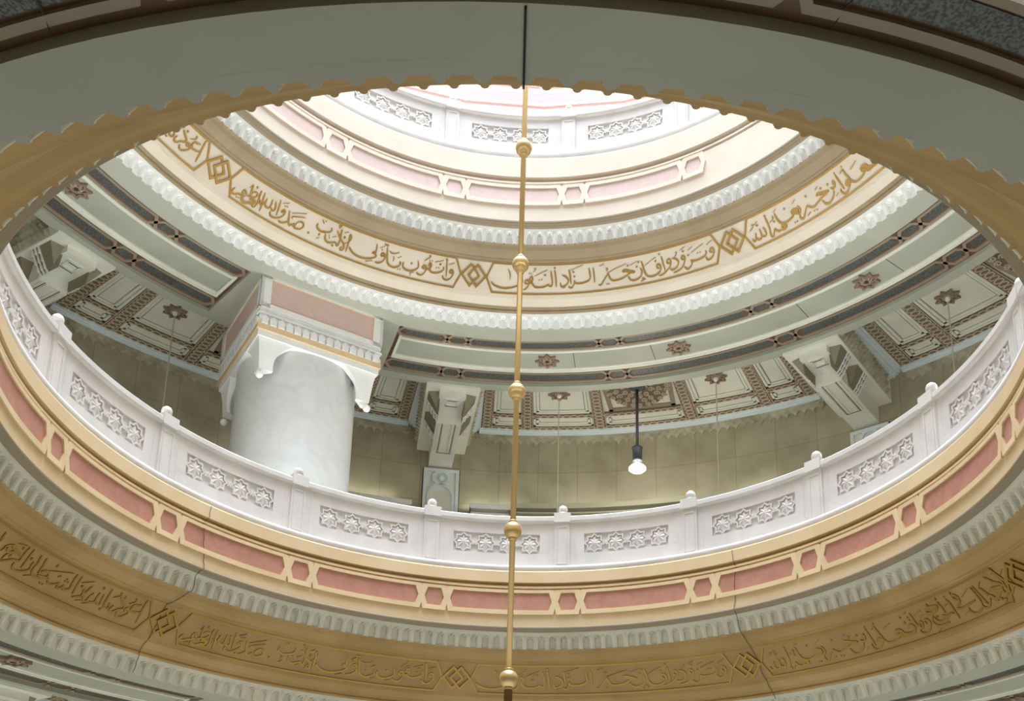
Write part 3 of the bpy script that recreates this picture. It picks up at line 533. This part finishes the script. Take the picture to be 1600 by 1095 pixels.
    # beams with their stalactite brackets
    for bi, a in enumerate(BEAM):
        if lv == 0 and bi in (1, 2): continue
        er, et = Vector(cyl(1, a, 0)), Vector(cyl(1, a + 90, 0)); X = lambda u, r, z: tuple(et * u + er * r + Vector((0, 0, z)))
        where = {0: 'at far left', 1: 'right of the big column', 2: 'right of the lit pendant lamp', 3: 'beyond the right edge'}[bi]
        t = thing('bracket_beam', 'pale plastered ceiling beam with stepped underside %s, %s gallery' % (where, G), 'beam', X(0, 11, z0), 'bracketed ceiling beams')
        zb = z0 - .03
        mb = MB(); mb.box(X(0, (9.5 + WALL_R) / 2, (zb + zc) / 2), et * .6, er * ((WALL_R - 9.5) / 2 + .03), Vector((0, 0, (zc - zb) / 2 + .02))); part(mb, 'beam_body', M['coffer'], t)
        for s in (-1, 1):                      # studded sides
            mb = MB()
            for i in range(18):
                for k in range(3):
                    rc = 9.64 + i * .152; zz = zb + .10 + k * .185; h = .074; b = [X(s * .601, rc - h, zz - h), X(s * .601, rc + h, zz - h), X(s * .601, rc + h, zz + h), X(s * .601, rc - h, zz + h), X(s * .70, rc, zz)]
                    mb.add(b, [(0, 1, 4), (1, 2, 4), (2, 3, 4), (3, 0, 4)])
            part(mb, 'studded_side', M['drip'], t)
        mb = MB()
        for r0, r1, h, w in ((9.62, 10.40, .16, .30), (10.40, 12.61, .44, .29)):
            mb.box(X(0, (r0 + r1) / 2, zb - h / 2), et * w, er * ((r1 - r0) / 2), Vector((0, 0, h / 2)))
        for u in (-.20, -.10, .10, .20): mb.box(X(u, 11.1, zb - .445), et * .022, er * .68, Vector((0, 0, .012)))
        for r in (9.78, 10.02): mb.box(X(0, r, zb - .17), et * .16, er * .015, Vector((0, 0, .012)))
        for u in (-.12, .12): mb.box(X(u, 9.9, zb - .17), et * .014, er * .13, Vector((0, 0, .012)))
        part(mb, 'stepped_bracket', M['coffer'], t)
        mb = MB()
        for r in (9.86, 10.1): mb.box(X(.0, r, zb - .163), et * .14, er * .008, Vector((0, 0, .004)))
        for u in (-.15, .15): mb.box(X(u, 11.1, zb - .443), et * .006, er * .70, Vector((0, 0, .004)))
        mb.box(X(0, 11.82, zb - .443), et * .17, er * .007, Vector((0, 0, .004)))
        part(mb, 'joint_shade_line', M['line'], t)
        for s in (-1, 1):
            for r0 in (9.72, 10.62):
                fin = MB()
                for k in range(3):             # three wavy fins, each a zigzag plate
                    rr = r0 + .40 + k * .10; P = [(.29, .44), (.335, .36), (.36, .36), (.40, .25), (.43, .25), (.47, .13), (.51, .13), (.55, .0), (.29, .0)]
                    A = [X(s * u, rr, zb - h) for u, h in P]; B = [X(s * u, rr + .045, zb - h) for u, h in P]; n = len(P)
                    fin.add(A + B, [tuple(range(n)), tuple(range(n, 2 * n))] + [(i, (i + 1) % n, n + (i + 1) % n, n + i) for i in range(n)])
                part(fin, 'stalactite_fin', M['frieze'], t)
                cb = MB(); cb.hexa([X(s * .28, r0, zb), X(s * .55, r0 + .05, zb), X(s * .55, r0 + .66, zb), X(s * .28, r0 + .70, zb), X(s * .28, r0 + .12, zb - .40), X(s * .33, r0 + .2, zb - .36), X(s * .33, r0 + .62, zb - .36), X(s * .28, r0 + .64, zb - .40)])
                part(cb, 'corbel', M['olive'], t)
def MB_ring(prof, a0, a1):
    mb = MB(); mb.revolve(prof, a0, a1, 220); return mb
gallery(0, 5.97, 0.0, 1)
gallery(1, 14.26, 8.40, 2)
mb = MB(); mb.revolve([(6.0, 8.30), (13.0, 8.30), (13.0, 8.40), (6.0, 8.40)], close=True); struct(mb, 'floor.001', M['floor'], 'floor slab of the upper gallery', 'floor')
mb = MB(); mb.revolve([(6.0, 17.0), (15.0, 17.0), (15.0, 17.12), (6.0, 17.12)], close=True); struct(mb, 'floor.002', M['floor'], 'floor slab of the top gallery', 'floor')

# ------------------------------------------------------------------ roof over the top gallery: a polygon of white panels with pink and lilac borders
ZR = 22.5; NS = 32; OFF = 2.75
def sec(i): return OFF + (i) * 360 / NS
SR = lambda a, r, d: cyl(r, a, ZR - d)
mb = MB(); mb.revolve([(7.2, ZR + .5), (7.2, ZR), (15.0, ZR), (15.0, ZR + .5)], OFF, 360 + OFF, NS); roof = struct(mb, 'ceiling.008', M['roofwhite'], 'white many-sided roof above the top gallery', 'ceiling')
pk = MB(); li = MB()
for r0, r1 in ((9.97, 10.02),): pk.revolve([(r0, ZR), (r0, ZR - .03), (r1, ZR - .03), (r1, ZR)], OFF, 360 + OFF, NS)
li.revolve([(9.60, ZR - .008), (9.86, ZR - .008)], OFF, 360 + OFF, NS)
for i in range(NS):
    a = sec(i); e = .75
    li.pbox(7.4, 9.6, a - .38, a + .38, ZR - .012, ZR, 1)
    pk.strip(SR, [(a + e, 9.38), (a + 360 / NS - e, 9.38), (a + 360 / NS - e * 1.1, 7.5), (a + e * 1.1, 7.5)], .022, 0, .03, True, (math.radians(1) * 8.5, 1))
sub(pk, 'pink_border', M['roofpink'], roof); sub(li, 'lilac_band', M['rooflilac'], roof)

# ------------------------------------------------------------------ the great column
def column():
    az, rc = -30.7, 8.65; p = cyl(rc, az, 8.40); ax, ay = p[0], p[1]
    t = thing('column', 'huge round white marble column with square capital and salmon panel at left', 'column', p)
    mb = MB(); mb.lathe(p, [(1.30, 0), (1.30, .25), (1.20, .32), (1.165, .40), (1.165, 4.78)], 72); part(mb, 'shaft', M['shaft'], t, True)
    er, et = Vector(cyl(1, az - .3, 0)), Vector(cyl(1, az + 89.7, 0)); C = Vector((ax, ay, 0)); Z = Vector((0, 0, 1))
    dirs = [(er * -1, et), (er, et), (et, er), (et * -1, er)]
    H = 1.25
    mb = MB(); mb.box(C + Z * 13.055, et * (H - .03), er * (H - .03), Z * .065); mb.box(C + Z * 13.80, et * (H - .03), er * (H - .03), Z * .565)
    for zlo, zhi, e in ((13.47, 13.50, .012), (13.53, 13.555, .012)): mb.box(C + Z * ((zlo + zhi) / 2), et * (H - .03 + e), er * (H - .03 + e), Z * ((zhi - zlo) / 2))
    for n, u in dirs:                                     # frame round each salmon panel
        f = C + n * (H - .03)
        mb.box(f + Z * 13.625, u * (H - .03), n * .03, Z * .05); mb.box(f + Z * 14.24, u * (H - .03), n * .03, Z * .03)
        for s in (-1, 1): mb.box(f + u * (s * (H - .10)) + Z * 13.93, u * .10, n * .03, Z * .34)
    cap = part(mb, 'capital', M['frieze'], t)
    mb = MB(); mb.box(C + Z * 13.175, et * H, er * H, Z * .06); part(mb, 'beige_band', M['beige'], t)
    for n, u in dirs:
        f = C + n * (H - .03)
        mb = MB(); mb.box(f + Z * 13.94, u * (H - .20), n * .008, Z * .26); part(mb, 'marble_panel', M['litpink'], t)
        mb = MB()                                         # tan edge of the panel
        for s in (-1, 1): mb.box(f + u * (s * (H - .21)) + Z * 13.94, u * .012, n * .018, Z * .27)
        for z in (13.685, 14.20): mb.box(f + Z * z, u * (H - .20), n * .018, Z * .012)
        part(mb, 'panel_edge', M['beige'], t)
        mb = MB(); k = 15; w = 2 * (H - .05) / k           # row of small pointed arches
        for i in range(k):
            c = f + u * (-(H - .05) + (i + .5) * w); h = w * .40
            A = [(-h, -.01), (-h, .105), (0, .185), (h, .105), (h, -.01)]; m = len(A)
            v0 = [c + u * x + Z * (13.245 + y) for x, y in A]; v1 = [q + n * .045 for q in v0]
            mb.add(v0 + v1, [tuple(range(m, 2 * m))] + [(q, (q + 1) % m, m + (q + 1) % m, m + q) for q in range(m)])
        mb.box(C + n * (H - .005) + Z * 13.455, u * (H - .01), n * .012, Z * .015)
        part(mb, 'arch_course', M['frieze'], t)
    for sx in (-1, 1):                                    # hanging corner brackets with a ball each
        for sy in (-1, 1):
            mb = MB(); L = []
            for k in range(9):
                q = k / 8; z = 13.005 - .62 * q; hw = .42 * (1 - q) ** 2.6 + .27; o = H - .05 - .09 * q ** .6
                L.append((z, hw, o))
            vs = []
            for z, hw, o in L:
                c = C + et * (sx * o) + er * (sy * o) + Z * z
                vs += [c, c - et * (sx * hw * 1.0), c - et * (sx * hw) - er * (sy * .0 + sy * hw * .25), c - er * (sy * hw) - et * (sx * hw * .25), c - er * (sy * hw)]
            fs = []
            for k in range(8):
                for j in range(5): fs.append((k * 5 + j, k * 5 + (j + 1) % 5, k * 5 + 5 + (j + 1) % 5, k * 5 + 5 + j))
            fs += [tuple(range(5)), tuple(range(40, 45))]
            mb.add(vs, fs); b = part(mb, 'corner_bracket', M['frieze'], t)
            c = C + et * (sx * (H - .17)) + er * (sy * (H - .17)) + Z * 12.27
            mb = MB(); mb.lathe(c, [(0, -.075)] + [(.075 * math.cos(x * PI / 12), .075 * math.sin(x * PI / 12)) for x in range(-5, 6)] + [(0, .075)], 16); sub(mb, 'ball', M['frieze'], b, True)
column()

# ------------------------------------------------------------------ gilded hanging rod on the axis of the well
t = thing('hanging_rod', 'long gilded rod with round balls hanging down the middle of the well', 'chandelier rod', (0, 0, 22.4))
BALLS = [15.78, 13.95, 12.12, 10.33, 8.51, 6.67, 4.85]
mb = MB(); mb.lathe((0, 0, 0), [(0, 4.80), (.034, 4.80), (.034, 22.4), (0, 22.4)], 16); part(mb, 'rod', M['brass'], t, True)
mb = MB(); mb.lathe((0, 0, 0), [(0, 3.3), (.048, 3.3), (.048, 4.75), (.03, 4.80), (0, 4.80)], 16); part(mb, 'lower_tube', M['bronze'], t, True)
for z in BALLS:
    mb = MB(); R = .108
    prof = [(0.034, -.13), (.05, -.125), (.05, -.105)] + [(R * math.cos(x * PI / 18), R * math.sin(x * PI / 18)) for x in range(-7, 8)] + [(.05, .10), (.05, .12), (.034, .125)]
    mb.lathe((0, 0, z), prof, 28); part(mb, 'ball', M['brass'], t, True)
mb = MB(); mb.box((0, 0, 22.46), (7.4, 0, 0), (0, .08, 0), (0, 0, .05)); mb.box((0, 0, 22.46), (0, 7.4, 0), (.08, 0, 0), (0, 0, .05)); struct(mb, 'trim_40', M['iron'], 'cross frame of the open roof that carries the rod', 'frame')
mb = MB(); pts = [cyl(r, 180.08, 5.958) for r in (7.14, 7.6)] + [cyl(7.63, 180.05, 6.03), cyl(8.6, 180.05, 6.02)]; mb.tube(pts, .006, 6)
tag(mb.build('cable', M['black'], origin=pts[0]), 'thin black cable running across the nearest soffit at the top', 'cable')

# ------------------------------------------------------------------ rosettes of the ceilings
def rosette(az, r, z, R, label, group, hub=False):
    p = cyl(r, az, z); t = thing('ceiling_rosette', label, 'rosette', p, group)
    S = lambda u, v, d: (p[0] + u, p[1] + v, z - d)
    a0 = math.radians(-az)
    star = lambda k, q: (k * (R if q % 2 == 0 else R * .66) * math.cos(q * PI / 8 + a0), k * (R if q % 2 == 0 else R * .66) * math.sin(q * PI / 8 + a0))
    mb = MB(); mb.strip(S, [star(.93, q) for q in range(16)], .024, 0, .055, True)
    vs = [S(*star(.9, q), .010) for q in range(16)] + [S(*star(.62, q), .035) for q in range(16)]
    mb.add(vs, [(q, (q + 1) % 16, 16 + (q + 1) % 16, 16 + q) for q in range(16)]); part(mb, 'star_frame', M['rosette'], t)
    mb = MB(); P = [star(.60, q + 1) for q in range(16)]; vs = [S(u, v, .03 if q % 2 else .055) for q, (u, v) in enumerate(P)] + [S(u * .45, v * .45, .05) for u, v in P]
    mb.add(vs, [(q, (q + 1) % 16, 16 + (q + 1) % 16, 16 + q) for q in range(16)]); part(mb, 'inner_star', M['brownstar'], t)
    mb = MB()
    if hub: mb.lathe((p[0], p[1], z), [(0, -.13), (.03, -.12), (.055, -.08), (.055, -.03)], 16); part(mb, 'cable_hub', M['frieze'], t, True)
    else: mb.lathe((p[0], p[1], z), [(0, -.048), (.034, -.054), (.034, -.03)], 14); part(mb, 'socket_hole', M['line'], t)
    return t
for az, lab in ((-63.9, 'leftmost brown star rosette, on the ceiling ring at the upper left'), (4.3, 'brown star rosette on the ceiling ring just right of the gilded rod'), (23.4, 'brown star rosette on the ceiling ring, up and right of the lit pendant lamp'), (50.5, 'brown star rosette on the ceiling ring at far right, under the white arches')):
    rosette(az, 8.42, 14.342, .235, lab, 'rosettes of the ceiling ring')
rosette(-62.2, 8.42, 6.042, .235, 'brown star rosette cut by the left edge near the bottom corner', 'rosettes of the ceiling ring')
def hanging(az, r, label, clabel):
    rosette(az, r, 14.945, .235, label, 'rosettes of the coffers', True)
    x, y, _ = cyl(r, az, 0); mb = MB(); mb.tube([(x, y, 14.83), (x, y, 8.41)], .014, 6)
    tag(mb.build('hanging_cable', M['cable'], origin=(x, y, 14.83)), clabel, 'cable', 'thin hanging cables of the upper gallery')
hanging(-42.1, 10.78, 'brown star rosette with a cable, in the coffer left of the big column', 'thin pale cable hanging left of the big column')
hanging(5.35, 10.78, 'brown star rosette with a cable, in the coffer just right of the gilded rod', 'thin pale cable hanging just right of the gilded rod')
hanging(24.95, 10.78, 'brown star rosette with a cable, in the coffer right of the lit lamp', 'thin pale cable hanging right of the lit pendant lamp')
hanging(52.6, 10.80, 'brown star rosette with a cable, in the coffer at far right', 'thin pale cable hanging at far right behind the balustrade')

# ------------------------------------------------------------------ lit pendant lamp
x, y, _ = cyl(10.62, 15.25, 0); zc = 14.95
t = thing('pendant_lamp', 'lit pendant lamp on a dark grey rod under the carved medallion', 'lamp', (x, y, zc))
mb = MB(); mb.lathe((x, y, 0), [(0, zc - .0), (.20, zc - .02), (.20, zc - .06), (.13, zc - .09), (.05, zc - .13), (0, zc - .13)], 28); part(mb, 'canopy', M['iron'], t, True)
mb = MB(); mb.lathe((x, y, 0), [(0, 13.30), (.034, 13.30), (.034, zc - .10), (0, zc - .10)], 16); part(mb, 'rod', M['iron'], t, True)
mb = MB(); mb.lathe((x, y, 0), [(0, 13.36), (.09, 13.36), (.125, 13.33), (.125, 13.29), (.11, 13.28), (.11, 13.03), (.12, 13.02), (.12, 12.99), (.07, 12.98), (0, 12.98)], 24); part(mb, 'socket', M['iron'], t, True)
mb = MB(); mb.lathe((x, y, 0), [(0, 13.0), (.04, 13.0), (.045, 12.93), (.02, 12.92), (0, 12.92)], 16); part(mb, 'bulb_neck', M['frieze'], t, True)
mb = MB(); mb.lathe((x, y, 0), [(0.02, 12.93), (.07, 12.905), (.15, 12.87), (.195, 12.82), (.195, 12.785), (.14, 12.74), (0, 12.72)], 24); part(mb, 'bulb', M['bulb'], t, True)
d = bpy.data.lights.new('pendant_light', 'POINT'); d.energy = 60; d.color = (1, .92, .78); d.shadow_soft_size = .12
o = bpy.data.objects.new('pendant_light', d); COL.objects.link(o); o.location = (x, y, 12.45)

# ------------------------------------------------------------------ plaques on the gallery wall under the beams
def plaque(az, label):
    SW = lambda u, z, d: tuple(Vector(cyl(WALL_R - .012, az, z)) + Vector(cyl(1, az + 90, 0)) * u - Vector(cyl(1, az, 0)) * d)
    t = thing('wall_plaque', label, 'plaque', SW(0, 12.6, 0), 'arched plaques on the upper gallery wall')
    W, zt, zb = .44, 13.72, 11.4
    mb = MB(); mb.plate(SW, [(-W, zb), (W, zb), (W, zt), (-W, zt)], -.02, .03); part(mb, 'slab', M['coffer'], t)
    mb = MB(); mb.strip(SW, [(-W + .04, zb), (-W + .04, zt - .04), (W - .04, zt - .04), (W - .04, zb)], .04, .03, .075); part(mb, 'frame', M['cornice'], t)
    mb = MB()
    mb.strip(SW, [(-W - .012, zb), (-W - .012, zt + .012), (W + .012, zt + .012), (W + .012, zb)], .012, -.02, .012); part(mb, 'joint_shade_line', M['line'], t)
    arch = [(-.31, zb), (-.31, 12.95)] + [(-.31 * math.cos(k / 8 * 1.25), 12.95 + .34 * math.sin(k / 8 * 1.25)) for k in range(1, 9)]
    loop = [(.19 * math.sin(q), 13.47 - .19 * math.cos(q)) for q in [k / 16 * 2 * PI for k in range(1, 16)]]
    mb = MB(); mb.strip(SW, arch + [(0, 13.30)] + [(.1, 13.33)] + loop[2:13] + [(-.1, 13.33), (0.0, 13.30)] + [(-u, z) for u, z in reversed(arch)], .035, .03, .085, miter=False); part(mb, 'arch_relief', M['cornice'], t)
    c = SW(0, 13.48, .05); mb = MB(); mb.lathe(c, [(0, -.085)] + [(.085 * math.cos(k * PI / 10), .085 * math.sin(k * PI / 10)) for k in range(-4, 5)] + [(0, .085)], 14); part(mb, 'boss', M['cornice'], t, True)
plaque(-8.3, 'pale arched wall plaque behind the balustrade, left of the gilded rod')
plaque(39.5, 'pale arched wall plaque peeping over the balustrade at right')
plaque(-56.7, 'pale arched wall plaque behind the balustrade at far left')

# ------------------------------------------------------------------ light troughs along the gallery wall
def trough(a0, a1, label, m, zt):
    t = thing('light_trough', label, 'trough', cyl(12.3, (a0 + a1) / 2, zt), 'wall troughs of the upper gallery')
    mb = MB(); mb.pbox(12.22, 12.25, a0, a1, zt - .13, zt); mb.pbox(12.25, 12.56, a0, a1, zt - .13, zt - .10); mb.pbox(12.30, 12.42, a0, a1, zt - .24, zt - .20); part(mb, 'housing', m, t)
    mb = MB()
    for a in (a0, a1 - .12): mb.pbox(12.22, 12.56, a, a + .12, zt - .24, zt)
    part(mb, 'end_plate', M['iron'], t)
trough(-22, -11.6, 'long white light trough on the wall right of the big column', M['frieze'], 12.66)
trough(-5.0, -.3, 'short white light trough on the wall, left of the gilded rod', M['frieze'], 12.73)
trough(0.2, 35.6, 'long olive light trough on the wall under the lit lamp', M['trough'], 12.79)
def uplight(az, power, length, r=12.40, z=12.72):
    p = cyl(r, az, z); area_light('trough_light', p, length, power, (0.97, 1.0, 0.86), (math.radians(180 - 22), 0, -math.radians(az)), 'RECTANGLE', .12)
for az in (-45, -30, -17, -2, 8, 18, 28, 50, 62, 74): uplight(az, 4, 1.6)
for k in range(16):                            # unseen fill lights added behind the balustrade to brighten the upper ring
    a = 11 + 22.5 * k
    o = area_light('gallery_fill', cyl(7.2, a, 9.1), .6, 54, (.96, 1.0, .95)); aim(o, Vector((0, 0, 1)) - Vector(cyl(.75, a, 0)))
for k in range(8):
    area_light('top_gallery_fill', cyl(9.0, 22.5 + 45 * k, 17.4), .8, 210, (.97, .98, 1.0), (PI, 0, 0))  # added fill lights, unseen, that whiten the roof underside
# unseen warm fill lights added on the ground floor, for bounce off the floor
for k in range(12):
    a = 15 + 30 * k
    area_light('ground_fill_down', cyl(10.6, a, 5.9), .5, 20, (1.0, .95, .72))
for a in (-80, -55, -30, 0, 30, 55, 80):       # unseen fill lights added to lift the far ground gallery ceiling
    area_light('ground_fill_up', cyl(9.2, a, 1.6), .5, 32, (.97, 1.0, .84), (PI, 0, 0))
